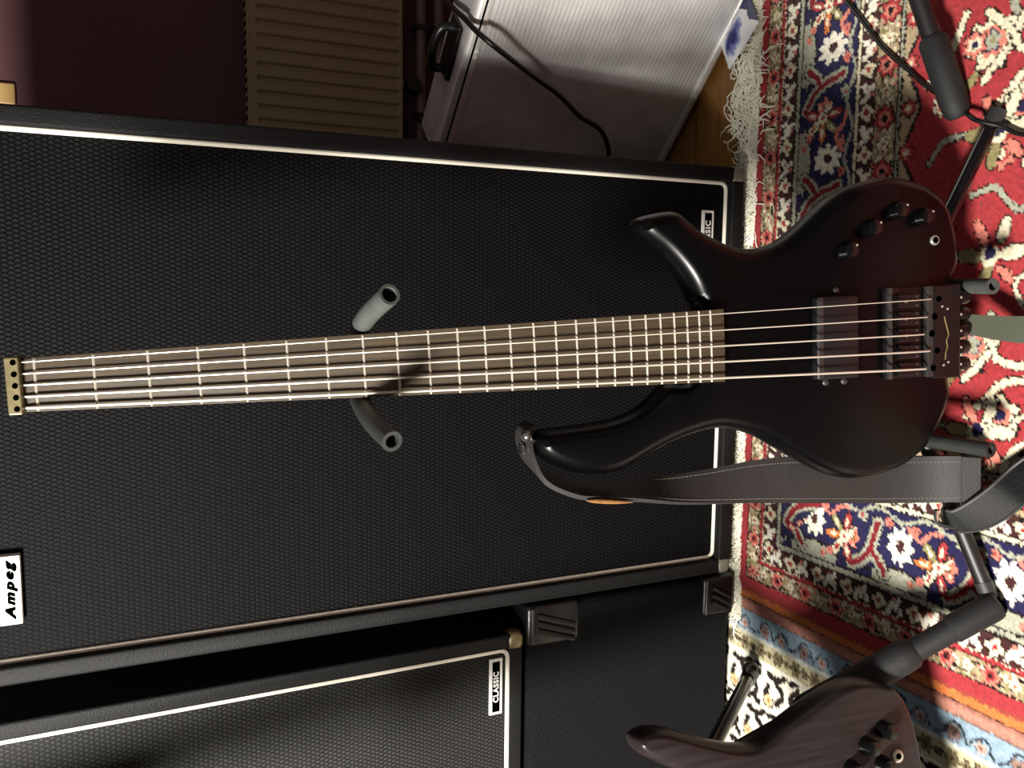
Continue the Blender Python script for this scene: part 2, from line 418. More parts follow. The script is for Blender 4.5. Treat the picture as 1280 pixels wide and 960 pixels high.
u.paint(dist(tm, D, curve2([(.010, .186), (.030, .172), (.046, .186), (.062, .190)], 4)) < .0028, PNK)
u.done()
cv.paint(band(.204, .2065), BLK); cv.paint(band(.2065, .2115), CRE); cv.paint(band(.2115, .2135), BLK)
guard(.2135, .026, -1)
b = band(.2395, .276); cv.paint(b, BEI); cv.paint(band(.2385, .2405), BLK)
u = Sub(cv, b, t, d); T, D = u.arrs
u.paint(np.hypot(np.mod(T, .0205)-.0103, D-.248) < .004, OLI); u.paint(np.hypot(np.mod(T+.01, .0205)-.0103, D-.268) < .0036, CRE)
flower(u, np.mod(T+.02, .070)-.035, D, 0, .258, .0150, 7, (BLK, RED, BLK, PNK))
flower(u, np.mod(T+.055, .070)-.035, D, 0, .258, .0090, 5, (BLK, CRE, RED))
u.done()
mottle(.2395, .276, 22)
cv.paint(band(.276, .279), BLK); cv.paint(band(.279, .2825), PAL); cv.paint(band(.2825, .285), BLK)
# red field: scalloped edge, scrolling stems, blossoms, lilies
f = d >= .285
u = Sub(cv, f & (d < .33), t, d); T, D = u.arrs
u.paint(D < .285+.018+.010*np.sin(T*55), BEI); u.paint(np.abs(D-.303-.010*np.sin(T*55)) < .0028, BLK)
flower(u, np.mod(T, .0571)-.0285, D, 0, .296, .0105, 6, (BLK, RED, CRE, PNK))
u.done()
class Win:
    """a window of the rug, painted in place"""
    def __init__(s, cv, x0, x1, y0, y1):
        c = cv.X[0]; r_ = -cv.Y[:, 0]; i0, i1 = np.searchsorted(c, (x0, x1)); jj = np.nonzero((r_ >= y0) & (r_ <= y1))[0]
        s.ok = i1 > i0 and len(jj) > 0
        if s.ok:
            w = (slice(jj[0], jj[-1]+1), slice(i0, i1)); s.C = cv.C[w]; s.X = X[w]; s.Y = -Y[w]; s.f = f[w]; s.ok = bool(s.f.any())
    def paint(s, mask, col): s.C[s.f & mask] = col
def stem(u, ox, oy, pts, w=.0042, c=CRE):
    q = dist(u.X, u.Y, curve2([(a+ox, e+oy) for a, e in pts], 4)); u.paint(q < w+.0016, BLK); u.paint(q < w, c)
for ox, oy in [(i*.36+(.18 if j % 2 else 0)-.72, j*.30) for i in range(7) for j in range(4)]:
    u = Win(cv, .27+ox, .50+ox, .30+oy, .52+oy)
    if u.ok:
        stem(u, ox, oy, [(.40, .322), (.43, .350), (.475, .372)]); stem(u, ox, oy, [(.345, .408), (.370, .432), (.392, .455), (.40, .50)])
        stem(u, ox, oy, [(.30, .33), (.325, .35), (.33, .38)], .0032, PAL); stem(u, ox, oy, [(.38, .372), (.402, .392)], .0050, OLI)
        stem(u, ox, oy, [(.45, .440), (.472, .432)], .0050, PAL); stem(u, ox, oy, [(.285, .46), (.31, .47), (.335, .50)], .0036, CRE)
        flower(u, u.X, u.Y, .434+ox, .408+oy, .0290, 7, (BLK, CRE, PAL, PNK)); flower(u, u.X, u.Y, .434+ox, .408+oy, .0105, 5, (NAV, PAL, OLI))
        flower(u, u.X, u.Y, .352+ox, .452+oy, .0220, 6, (BLK, CRE, NAV, PNK)); flower(u, u.X, u.Y, .300+ox, .430+oy, .0150, 6, (BLK, PNK, CRE, RED))
        flower(u, u.X, u.Y, .372+ox, .345+oy, .0120, 6, (BLK, CRE, RED, PNK))
    u = Win(cv, -.09+ox, .28+ox, .35+oy, .54+oy)
    if u.ok:
        stem(u, ox, oy, [(.255, .395), (.262, .425), (.235, .455), (.24, .50)], .0036, PAL)
        stem(u, ox, oy, [(.03, .40), (.07, .436), (.10, .452), (.10, .52)]); stem(u, ox, oy, [(.11, .40), (.08, .432), (.055, .452), (.055, .52)])
        stem(u, ox, oy, [(.125, .47), (.15, .458), (.165, .475), (.20, .47)], .0030, CRE); stem(u, ox, oy, [(-.01, .47), (.0, .49), (.03, .50)], .0030, CRE)
        for lx in (.182, -.033):
            for (ax, ay, ra, rb, an, c) in ((0, -.026, .020, .008, 1.57, OLI), (-.026, -.004, .018, .007, .2, OLI), (.026, -.012, .020, .006, -.5, PNK), (.004, .030, .020, .008, 1.4, CRE), (.030, .016, .016, .007, .3, CRE), (-.022, .022, .014, .006, -.8, PNK)):
                u.paint(ell(u.X, u.Y, lx+ax+ox, .424+ay+oy, ra+.002, rb+.002, an), BLK); u.paint(ell(u.X, u.Y, lx+ax+ox, .424+ay+oy, ra, rb, an), c)
            u.paint(ell(u.X, u.Y, lx+ox, .424+oy, .013, .012), CRE); u.paint(ell(u.X, u.Y, lx+.004+ox, .424+oy, .009, .008), NAV)
        flower(u, u.X, u.Y, .075+ox, .385+oy, .014, 6, (BLK, PNK, NAV, CRE)); flower(u, u.X, u.Y, .075+ox, .500+oy, .016, 6, (BLK, CRE, RED, PNK))
cv.paint(X < XL, ORA); cv.paint((X < XL) & (X > XL-.004), (150, 70, 60)); cv.paint(X < XL-.016, BLK)
rug = thing('persian_rug', 'red and navy floral persian rug with cream fringe under the bass stand', 'rug', (.4, -.5, 0))
ORIG[rug.name] = Vector((.4, -.5, 0))
pile = rug_mesh(cv, 'pile', .0065, 3, rug); pile.location = (-.4, .5, 0)
# fringe: hundreds of loose wool strands at the rug's end
def strands(n, x0, x1, seed, zt=.006, base=.002):
    r3 = random.Random(seed); mb = MB()
    for i in range(n):
        x = x0 + (x1-x0)*(i+r3.random())/n; L = r3.uniform(.035, .075); a = r3.gauss(0, .55); c = r3.gauss(0, 1.3)
        y0 = base - r3.uniform(0, .006); pts = []; px, py = x, y0
        for k in range(7):
            q = k/6; pts.append((px, py, zt*(1-.55*q) + .005*math.sin(q*3.1)*r3.uniform(.3, 1.7)))
            ang = a + c*q + .35*math.sin(q*7+i); px += math.sin(ang)*L/6; py += math.cos(ang)*L/6
        mb.tube(pts, [.0014, .0013, .0012, .0011, .001, .0008, .0005], seg=4)
    return mb
fr = strands(1500, XL-.02, .95, 5).build('fringe', 'fringe', rug, smooth=True); fr['kind'] = 'stuff'
mbk = MB(); r4 = random.Random(9)                                    # a matted tangle where the fringe lies back over the edge
for i in range(150):
    x = r4.gauss(.46, .052); y0 = r4.uniform(-.012, .055); a = r4.uniform(0, 6.28); pts = []; px, py = x, y0; L = r4.uniform(.03, .06); c = r4.gauss(0, 2.2)
    for k in range(6):
        q = k/5; pts.append((px, py, .008+.008*r4.random()*math.sin(q*3.14)+.002)); ang = a+c*q; px += math.sin(ang)*L/5; py += math.cos(ang)*L/5*.8
    mbk.tube(pts, [.0014]*5+[.0006], seg=4)
o = mbk.build('fringe_tangle', 'fringe', rug, smooth=True); o['kind'] = 'stuff'

# second rug: pink edge, light blue band, cream guard, black and cream field
cv = Canvas(-1.30, XL-.019, -1.05, .40, .003)
X = cv.X + rng.normal(0, .0008, cv.X.shape); Y = cv.Y; d = (XL-.019)-X; t = Y
cv.C[:] = CRE; ok = d > -1
cv.paint(d < .017, SPK); cv.paint((d > .0165) & (d < .019), (120, 100, 90))
bl = (d >= .019) & (d < .056); cv.paint(bl, LBL)
tt = np.mod(t, .088)-.044
q = np.minimum(dist(tt, d, curve2([(-.044, .050), (-.034, .030), (-.020, .027), (-.010, .044), (0, .050)])), dist(tt, d, curve2([(.0, .050), (.012, .047), (.016, .034), (.030, .032), (.044, .050)])))
cv.paint(bl & (q < .0016), (46, 52, 62))
flower(cv, tt, d, -.024, .042, .0095, 6, ((90, 96, 110), (150, 120, 110), (70, 60, 60)), extra=bl)
flower(cv, tt, d, .026, .043, .0075, 5, ((90, 96, 110), (190, 160, 150), (140, 80, 70)), extra=bl)
cv.paint((d >= .056) & (d < .061), (214, 216, 206))
b = (d >= .061) & (d < .092); cv.paint(b, (196, 186, 150))
for ph, dd in ((0, .076), (.5, .076)):
    flower(cv, np.mod(t+ph*.04, .04)-.02, d, 0, dd, .0098 if ph == 0 else .006, 6, ((60, 56, 44), (120, 108, 80), (50, 40, 34)), extra=b)
cv.paint((d >= .092) & (d < .098), WHT)
fd = d >= .098; cv.paint(fd, WHT)
u = Sub(cv, fd, d, t); A1, T1 = u.arrs
row = np.floor((A1-.098)/.075); a_ = np.mod(A1-.098, .075); t_ = np.mod(T1+1.0+.04*np.mod(row, 2), .085)
for pts in ([(.01, .0), (.03, .018), (.05, .012), (.066, .03)], [(.02, .05), (.035, .036), (.055, .05)], [(.0, .03), (.012, .045), (.01, .07)], [(.06, .06), (.05, .075), (.03, .07)], [(.0, .005), (.006, .02)], [(.07, .0), (.064, .012)]):
    u.paint(dist(a_, t_, curve2(pts, 4)) < .0052, BLK)
flower(u, a_, t_, .055, .068, .010, 6, (BLK, (222, 196, 150), ORA))
u.done()
rug2 = thing('patterned_rug', 'cream rug with light blue flowered band and black figures under the stack', 'rug', (-.8, -.4, 0))
p2 = rug_mesh(cv, 'pile', .0045, 4, rug2); p2.location = (.8, .4, 0)
fr2 = strands(90, XL-.06, XL+.0, 8, .006, -.004).build('fringe', 'fringe', rug2, smooth=True); fr2['kind'] = 'stuff'

# ------------------------------------------------------------------ speaker cabinets
def rounded_loop(x0, x1, z0, z1, r, y, n=5):
    pts = []
    for (cx_, cz_, a0) in ((x1-r, z0+r, -90), (x1-r, z1-r, 0), (x0+r, z1-r, 90), (x0+r, z0+r, 180)):
        for k in range(n+1):
            a = R(a0+90*k/n); pts.append(Vector((cx_+r*math.cos(a), y, cz_+r*math.sin(a))))
    return pts
def shell(x0, x1, y0, y1, z0, z1, fw, rec):
    """cabinet carcass: a box open in front by a recess of depth rec behind a frame of width fw"""
    mb = MB(); o = [Vector((x, y0, z)) for x, z in ((x0, z0), (x1, z0), (x1, z1), (x0, z1))]
    i = [Vector((x, y0, z)) for x, z in ((x0+fw, z0+fw), (x1-fw, z0+fw), (x1-fw, z1-fw), (x0+fw, z1-fw))]
    r_ = [Vector((p.x, y0+rec, p.z)) for p in i]; k = [Vector((p.x, y1, p.z)) for p in o]
    mb.v = o+i+r_+k
    for a in range(4):
        b_ = (a+1) % 4; mb.f += [(a, b_, 4+b_, 4+a), (4+a, 4+b_, 8+b_, 8+a), (a, 12+a, 12+b_, b_)]
    mb.f += [(8, 9, 10, 11), (15, 14, 13, 12)]
    return mb
def corner_cap(x, y, z, sx, sz, s=.026, m='steel_corner', parent=None):
    e = .002; mb = MB(); x0, x1 = sorted((x+sx*e, x-sx*s)); z0, z1 = sorted((z+sz*e, z-sz*s))
    mb.box((x0, y-e, z0), (x1, y+s, z1)); return mb.build('corner_cap', m, parent, bevel=.009, segs=3, smooth=True)
def badge(parent, x0, x1, z0, z1, y, txt, frame='white_plate'):
    p = MB().box((x0, y-.004, z0), (x1, y, z1)).build('badge', 'white_plate', parent, bevel=.001)
    i = .0045; q = MB().box((x0+i, y-.0046, z0+i), (x1-i, y-.0035, z1-i)).build('badge_panel', 'black_print', p)
    text_mesh('badge_lettering', txt, (z1-z0-2*i)*.98, 'white_plate', p, ((x0+x1)/2, y-.0047, (z0+z1)/2), (1, 0, 0), (0, 0, 1), .0003, spacing=1.12, bold=.0004)
    return p

def cabinet(name, label, x0, x1, z0, z1, depth, gx0, gx1, gz0, gz1, gm, caps, feet, group=None, lip=.0):
    t_ = thing(name, label, 'speaker cabinet', ((x0+x1)/2, depth/2, 0), group)
    fw = .022; yf = -.010
    shell(x0, x1, yf, depth, z0, z1, fw, .026-lip).build('carcass', 'tolex', t_, bevel=.004, segs=3, smooth=True)
    MB().box((gx0-.0005, .0085-lip, gz0-.0005), (gx1+.0005, .0165-lip, gz1+.0005)).build('grille_cloth', gm, t_)
    lp = rounded_loop(gx0+.0015, gx1-.0015, gz0+.0015, gz1-.0015, .012, .0070-lip); lp.append(lp[0].copy()); lp.append(lp[1].copy())
    MB().tube(lp, .0033, seg=8, cap=False).build('piping', 'piping', t_, smooth=True)
    for (cx_, cz_, sx, sz, m_) in caps: corner_cap(cx_, yf, cz_, sx, sz, m=m_, parent=t_)
    for (px, py) in feet: MB().lathe((px, py, z0+.001), (0, 0, -1), [(.017, 0), (.019, .004), (.016, feet_h)]).build('foot', 'rubber', t_, smooth=True)
    return t_
feet_h = .031
big = cabinet('bass_cabinet', 'tall black speaker cabinet with white piping and white logo plate behind the headless bass', -.333, .333, .036, 1.22, .41,
              -.3105, .3105, .058, 1.195, 'grille', [(.333, .036, 1, -1, 'steel_corner'), (-.333, .036, -1, -1, 'steel_corner'), (.333, 1.22, 1, 1, 'steel_corner'), (-.333, 1.22, -1, 1, 'steel_corner')],
              [(-.26, .05), (.26, .05), (-.26, .36), (.26, .36)])
badge(big, .178, .2645, .083, .1055, .0085, 'CLASSIC')
lg = MB().box((-.2615, -.004, 1.0720), (-.1785, .009, 1.122)).build('logo_plate', 'white_plate', big, bevel=.0015)
text_mesh('logo_lettering', 'Ampeg', .0190, 'black_print', lg, (-.2205, -.0044, 1.0835), (1, 0, 0), (0, 0, 1), .0004, shear=.35, spacing=1.32, bold=.0011, squash=.72)

# lower stack unit: black carpeted box with moulded corners
low = thing('carpeted_cabinet', 'low black carpeted speaker cabinet with moulded plastic corners standing on the cream rug', 'speaker cabinet', (-.67, .2, 0))
MB().box((-1.02, 0, .020), (-.345, .42, .408)).build('carcass', 'carpet_black', low, bevel=.015, segs=4, smooth=True)
for (px, py) in ((-.40, .06), (-.96, .06), (-.40, .36), (-.96, .36)): MB().lathe((px, py, .021), (0, 0, -1), [(.018, 0), (.02, .004), (.018, .016)]).build('foot', 'rubber', low, smooth=True)
def moulded_corner(xc, zc, sx, sz, w, h):
    x0, x1 = sorted((xc+sx*.003, xc-sx*w)); z0, z1 = sorted((zc+sz*.003, zc-sz*h))
    c = MB().box((x0, -.004, z0), (x1, .05, z1)).build('corner_guard', 'plastic', low, bevel=.007, segs=3, smooth=True)
    for k in range(3):                                             # slanting ribs
        xa = x0+.004+k*(w-.032)/2.6; ex = .022; zz0, zz1 = z0+.010, z1-.016
        MB().tube([(xa, -.0040, zz0), (xa+ex, -.0040, zz1)], .0048, seg=8).build('rib', 'plastic', c, smooth=True)
    MB().box((x0+.004, -.0058, z1-.012 if sz > 0 else z1-.008), (x1-.004, -.003, z1-.007 if sz > 0 else z1-.004)).build('lip', 'hardware_edge', c, bevel=.0008, segs=1)  # highlight along the guard's top edge, put in as a paler strip
moulded_corner(-.345, .408, 1, 1, .062, .088); moulded_corner(-.345, .020, 1, -1, .064, .062)
moulded_corner(-1.02, .408, -1, 1, .062, .088); moulded_corner(-1.02, .020, -1, -1, .064, .062)

feet_h = .014
top = cabinet('bass_cabinet', 'bass speaker cabinet with grey grille, white piping and classic badge stacked on the carpeted cabinet', -1.03, -.377, .421, 1.16, .40,
              -1.005, -.3995, .443, 1.135, 'grille2', [(-.377, .421, 1, -1, 'brass_corner'), (-1.03, .421, -1, -1, 'brass_corner'), (-.377, 1.16, 1, 1, 'brass_corner'), (-1.03, 1.16, -1, 1, 'brass_corner')],
              [(-.42, .05), (-.98, .05), (-.42, .35), (-.98, .35)], lip=.013)
badge(top, -.4985, -.4115, .4535, .4745, -.0045, 'CLASSIC')

# ------------------------------------------------------------------ bass guitars
def outline_pts(raw, n=5): return [(p.x, p.y) for p in catmull([(a/1000, b/1000, 0) for a, b in raw], n, closed=True)]
def inset(poly, dist_, steps=None):
    P_ = np.array(poly); A = .5*np.sum(P_[:, 0]*np.roll(P_[:, 1], -1)-np.roll(P_[:, 0], -1)*P_[:, 1]); sg = 1 if A > 0 else -1
    n_ = max(1, int(abs(dist_)/.0006)); st = dist_/n_
    for _ in range(n_):
        tg = np.roll(P_, -1, 0)-np.roll(P_, 1, 0); tg /= np.maximum(np.linalg.norm(tg, axis=1, keepdims=True), 1e-9)
        P_ = P_ + sg*st*np.stack([-tg[:, 1], tg[:, 0]], -1)
        P_ = .86*P_ + .07*(np.roll(P_, -1, 0)+np.roll(P_, 1, 0))
    return P_
def slab(poly, prof, smooth_iter=2):
    """prof: (inset, height) rings from back to front"""
    base = np.array(poly)
    for _ in range(smooth_iter): base = .5*base + .25*(np.roll(base, -1, 0)+np.roll(base, 1, 0))
    mb = MB(); n = len(base); cache = {}
    for (ins, h) in prof:
        if ins not in cache: cache[ins] = base if ins == 0 else inset(base, ins)
        mb.v += [Vector((p[0], p[1], h)) for p in cache[ins]]
    for r_ in range(len(prof)-1):
        for k in range(n):
            k2 = (k+1) % n; mb.f.append((r_*n+k, r_*n+k2, (r_+1)*n+k2, (r_+1)*n+k))
    for r_ in (0, len(prof)-1):
        tri = tessellate_polygon([[Vector((v.x, v.y, 0)) for v in mb.v[r_*n:(r_+1)*n]]])
        mb.f += [tuple(r_*n+i for i in f_) for f_ in tri]
    return mb

P0 = Vector((.0479, -.2713, 1.0283)); DN = Vector((.0478, -.2043, -.9777)).normalized()
XB = Vector((.9983, .0432, .0398)); XB = (XB-DN*XB.dot(DN)).normalized(); YB = -DN; NB = XB.cross(YB)
BASE_S = .965
def L(a, s, h): return Vector((a, BASE_S-s, h))                     # across, distance below the zero fret, height over the strings
def bass_matrix(p, x, y, z):
    return Matrix(((x.x, y.x, z.x, p.x), (x.y, y.y, z.y, p.y), (x.z, y.z, z.z, p.z), (0, 0, 0, 1)))
org = P0 + DN*BASE_S
BW = bass_matrix(org, XB, YB, NB)
bass = thing('bass_guitar', 'black headless five string bass guitar with long brown fretboard on a stand', 'bass guitar', matrix=BW)
OUT = [(38,646),(48,640),(60,636),(73,629),(87,618),(102,603),(114,587),(124,578),(131,576),(138,582),(142,599),(144,617),(142,628),(133,639),(122,653),(113,671),(105,689),(102,708),(104,727),(110,746),(122,765),(138,785),(153,805),(167,829),(174,854),(178,880),(175,905),(169,926),(157,944),(142,957),(117,965),(90,970),(75,969),(63,963),(52,958),(32,956),(-32,956),(-55,957),(-69,960),(-81,957),(-99,950),(-117,939),(-134,927),(-145,912),(-154,896),(-160,873),(-163,847),(-162,826),(-157,806),(-148,786),(-134,762),(-119,737),(-107,718),(-99,699),(-94,680),(-92,666),(-93,652),(-97,633),(-104,610),(-114,587),(-123,569),(-130,551),(-132,528),(-129,507),(-121,485),(-111,468),(-102,460),(-93,457),(-85,459),(-80,467),(-79,483),(-78,508),(-76,535),(-72,557),(-65,575),(-56,589),(-46,600),(-39,612),(-36,640)]
PROF = [(.012, -.060), (.005, -.0585), (.0012, -.0545), (0, -.049), (0, -.038), (.0008, -.0345), (.0026, -.0296), (.0055, -.0248), (.0088, -.0212), (.0125, -.0190), (.0150, -.0183)]
poly = [(a, BASE_S-s) for a, s in outline_pts(OUT)]
slab(poly, PROF).build('body', 'body', bass, smooth=True, world=False)
# neck and fretboard
def fbw(s): return .0480 + (.0768-.0480)*(s+.010)/.673
nk = MB(); st_ = [-.010, .06, .15, .25, .35, .45, .55, .62, .66]
for s in st_:
    hw = fbw(s)/2-.0004; b = len(nk.v); dpt = .017+.004*(s/.66) + (.012*max(0, (s-.55)/.11) if s > .55 else 0)
    for k in range(11):
        a = math.pi*k/10; nk.v.append(L(-hw*math.cos(a), s, -.0112-dpt*math.sin(a)**.8))
for i in range(len(st_)-1):
    for k in range(10): nk.f.append((11*i+k, 11*i+k+1, 11*i+12+k, 11*i+11+k))
    nk.f.append((11*i+10, 11*i, 11*i+11, 11*i+21))
nk.f += [tuple(range(11)), tuple(reversed(range(11*(len(st_)-1), 11*len(st_))))]
nk.build('neck', 'neckwood', bass, smooth=True, world=False)
fb = MB()
for s in (-.010, .663):
    hw = fbw(s)/2; b = len(fb.v); fb.v += [L(-hw, s, -.0114), L(-hw, s, -.0072), L(-hw*.5, s, -.0063), L(0, s, -.0060), L(hw*.5, s, -.0063), L(hw, s, -.0072), L(hw, s, -.0114)]
for k in range(7): fb.f.append((k, (k+1) % 7, 7+(k+1) % 7, 7+k))
fb.f += [tuple(range(7)), tuple(range(13, 6, -1))]
fbo = fb.build('fretboard', 'fretboard', bass, world=False)
fm = MB()
for k in range(9):
    u = -1+2*k/8
    for (y_, z_) in ((-.0013, 0), (-.0008, .0010), (0, .0014), (.0008, .0010), (.0013, 0)): fm.v.append(Vector((u*.5, y_, z_-.0012*u*u)))
for k in range(8):
    for j in range(4): fm.f.append((5*k+j, 5*k+j+1, 5*k+6+j, 5*k+5+j))
fret0 = None
for i in range(25):
    s = .864*(1-2**(-i/12.0))
    if fret0 is None: fret0 = fm.build('fret', 'nickel', fbo, smooth=True, world=False); fo = fret0
    else: fo = bpy.data.objects.new('fret', fret0.data); COL.objects.link(fo); fo.parent = fbo
    fo.location = L(0, s, -.0060); fo.scale = (fbw(s)-.0006, 1, 1)
# strings
NS = [20.5, 10.2, 0.1, -10.2, -20.3]; BS = [37.8, 18.6, 0.0, -18.6, -37.8]; ES = [.911, .906, .902, .909, .904]; GA = [.00058, .00074, .00092, .0011, .0013]
for i in range(5):
    x0, x1 = NS[i]/1000, BS[i]/1000; sl = (x1-x0)/.864
    MB().tube([L(x0-sl*.012, -.0120, -.0046), L(x0, 0, -.0030), L(x1, .864, 0), L(x1+sl*.02, .890, -.0012), L(x1+sl*.042, ES[i]+.002, -.0040)], GA[i], seg=8).build('string', 'string', bass, smooth=True, world=False)
# brass head piece with five ball-end sockets
hp = MB().box((-.0252, BASE_S+.0100, -.0160), (.0252, BASE_S+.0215, .0030)).build('head_piece', 'brass', bass, bevel=.0012, world=False)
for i in range(5): MB().lathe(L(NS[i]/1000*1.0, -.0140, .0025), (0, 0, 1), [(.0024, 0), (.0024, .0012), (.0001, .0012)], 12).build('string_hole', 'hole', hp, world=False)
# pickup
pk = MB().box((-.0440, BASE_S-.826, -.020), (.0470, BASE_S-.774, -.0085)).build('pickup', 'pickup', bass, bevel=.003, segs=3, smooth=True, world=False)
MB().box((-.0425, BASE_S-.7815, -.0086), (.0455, BASE_S-.7755, -.0080)).build('pickup_edge', 'hardware_edge', pk, bevel=.0002, segs=1, world=False)
for (a, s) in ((-.0475, .789), (-.0475, .812), (.0525, .803)): MB().lathe(L(a, s, -.0182), (0, 0, 1), [(.0040, 0), (.0040, .0015), (.0030, .0026), (.0004, .003)], 12).build('pickup_screw', 'hardware_edge', pk, smooth=True, world=False)
# bridge: plate with side walls, five saddles
br = MB().box((-.0485, BASE_S-.919, -.0185), (.0535, BASE_S-.867+.006, -.0135)).build('bridge', 'hardware', bass, bevel=.001, world=False)
for lo, hi in (((-.0485, BASE_S-.8675, -.0140), (.0535, BASE_S-.8625, -.0075)), ((-.0485, BASE_S-.919, -.0140), (.0535, BASE_S-.911, -.0072))): MB().box(lo, hi).build('bridge_rail', 'hardware_edge', br, bevel=.0012, world=False)
for i in range(5):
    x = BS[i]/1000
    sd = MB().box((x-.0078, BASE_S-.899, -.0138), (x+.0078, BASE_S-.8715, -.0030)).build('saddle', 'hardware', br, bevel=.0015, world=False)
    MB().lathe(L(x, .8800, -.0028), (0, 0, 1), [(.0022, 0), (.0022, .0008), (.0015, .0010)], 12).build('saddle_roller', 'brass', sd, smooth=True, world=False)
    for dx_ in (-.005, .005): MB().lathe(L(x+dx_, .8935, -.0032), (0, 0, 1), [(.0016, 0), (.0016, .0012)], 8).build('saddle_screw', 'hardware_edge', sd, world=False)
# tail piece with tuners
tp = MB().box((-.0510, BASE_S-.9535, -.034), (.0540, BASE_S-.9185, -.0060)).build('tail_piece', 'hardware', bass, bevel=.002, world=False)
for i in range(5):
    x = (BS[i]*1.0+1.5)/1000
    tn = MB().lathe(L(x, .952, -.0165), (0, -1, -.12), [(.0048, 0), (.0048, .003), (.0074, .0035), (.0080, .006), (.0080, .018), (.0066, .020)], 16).build('tuner', 'hardware', tp, smooth=True, world=False)
    MB().lathe(L(x, .9555, -.0092), (0, 0, 1), [(.0017, 0), (.0015, .0014), (.0004, .002)], 10).build('tuner_screw', 'nickel', tn, smooth=True, world=False)
    MB().lathe(L(BS[i]/1000+(BS[i]-NS[i])/864*.046, ES[i]+.0045+.009, -.0061), (0, 0, 1), [(.0036, 0), (.0036, .0004)], 12).build('string_socket', 'hole', tp, world=False)
g = [(-.030, .9330), (-.022, .9335), (-.015, .9355), (-.008, .9345), (-.002, .9370), (.006, .9350), (.013, .9330), (.019, .9315)]
MB().tube(catmull([L(a, s, -.0059) for a, s in g], 5), [.0009]*35+[.0005], seg=6).build('gold_mark', 'gold', tp, smooth=True, world=False)
for (a, s) in ((.030, .929), (.027, .936), (-.036, .931), (-.033, .937)): MB().lathe(L(a, s, -.0062), (0, 0, 1), [(.0015, 0), (.0012, .0007)], 8).build('grub_screw', 'nickel', tp, world=False)
# knobs and jack
for (a, s) in ((.0962, .816), (.1197, .8458), (.1381, .8789), (.1306, .9113)):
    kb = MB().lathe(L(a, s-.001, -.0185), (0, 0, 1), [(.0092, 0), (.0098, .001), (.0098, .003), (.0090, .0045), (.0088, .0125), (.0078, .0148), (.0050, .0158), (.0005, .016)], 24).build('knob', 'knob', bass, smooth=True, world=False)
    MB().lathe(L(a+.0045, s+.0035, -.0034), (0, 0, 1), [(.0011, 0), (.0011, .0012)], 8).build('knob_glint', 'nickel', kb, world=False)  # knob highlight modelled as a small bright dot on the top face
jk = MB().lathe(L(.1045, .9285, -.0186), (0, 0, 1), [(.0058, 0), (.0058, .0020), (.0048, .0030), (.0036, .0030)], 20).build('output_jack', 'steel_corner', bass, smooth=True, world=False)
MB().lathe(L(.1045, .9285, -.0158), (0, 0, 1), [(.0036, 0), (.0036, .0004)], 14).build('socket_hole', 'hole', jk, world=False)
# strap pins
MB().lathe(L(-.096, .4600, -.040), (-.15, 1, 0), [(.0060, 0), (.0040, .002), (.0035, .010), (.0070, .012), (.0070, .015), (.003, .017)], 16).build('strap_pin', 'chrome', bass, smooth=True, world=False)
MB().lathe(L(.018, .9560, -.045), (0, -1, 0), [(.0060, 0), (.0040, .002), (.0035, .010), (.0070, .012), (.0070, .015), (.003, .017)], 16).build('strap_pin', 'hardware', bass, smooth=True, world=False)
def BP(a, s, h): return BW @ L(a, s, h)

# second bass: brown bodied, farther along the rug, neck out of the picture
B2 = Vector((-.4003, -.4636, .120)); th = R(15)
x2 = Vector((math.cos(th), math.sin(th), 0)); n2 = Vector((math.sin(th)*.978, -math.cos(th)*.978, .206)); n2 = (n2-x2*n2.dot(x2)).normalized(); y2_ = n2.cross(x2)
BW2 = bass_matrix(B2, x2, y2_, n2)
bass2 = thing('bass_guitar', 'dark brown bass guitar with black knobs beside the carpeted cabinet', 'bass guitar', matrix=BW2)
O2 = [(-146,222),(-110,214),(-72,212),(-48,214),(-18,230),(6,264),(22,298),(36,322),(46,338),(56,346),(66,345),(72,330),(69,306),(58,280),(47,252),(38,225),(36,203),(43,182),(53,164),(68,132),(80,103),(87,80),(89,60),(85,38),(77,18),(64,7),(50,1),(18,-5),(-18,-6),(-60,-10),(-110,-14),(-160,-8),(-205,18),(-232,60),(-228,104),(-206,142),(-204,172),(-218,204),(-220,232),(-204,248),(-182,244),(-164,230)]  # unseen left side shaped low so its shadow leaves the rug clear
PROF2 = [(.008, -.044), (.004, -.0425), (.001, -.039), (0, -.034), (0, -.022), (.0006, -.017), (.0018, -.0105), (.0038, -.005), (.0060, -.0018), (.0078, -.0004), (.0088, 0)]
slab([(p.x, p.y) for p in catmull([(a/1000, b_/1000, 0) for a, b_ in O2], 5, closed=True)], PROF2).build('body', 'body2', bass2, smooth=True, world=False)
for (a, b_) in ((.0330, .0440), (.0185, .0690), (-.0040, .0930), (-.0050, .0520)):
    MB().lathe((a, b_, -.001), (0, 0, 1), [(.0098, 0), (.0104, .001), (.0104, .004), (.0094, .006), (.0090, .016), (.0078, .0185), (.003, .0195)], 22).build('knob', 'knob', bass2, smooth=True, world=False)
jk2 = MB().lathe((.0005, .0305, -.001), (0, 0, 1), [(.0075, 0), (.0075, .0022), (.0060, .0034), (.0042, .0034)], 20).build('output_jack', 'nickel', bass2, smooth=True, world=False)
MB().lathe((.0005, .0305, .002), (0, 0, 1), [(.0036, 0), (.0036, .0006)], 14).build('socket_hole', 'hole', jk2, world=False)
MB().box((-.120, .20, -.020), (-.070, .95, .002)).build('neck', 'neckwood', bass2, bevel=.008, segs=3, smooth=True, world=False)
MB().box((-.120, .20, .002), (-.070, .95, .008)).build('fretboard', 'fretboard', bass2, bevel=.001, world=False)
MB().box((-.140, .150, -.002), (-.052, .190, .009)).build('pickup', 'pickup', bass2, bevel=.003, world=False)
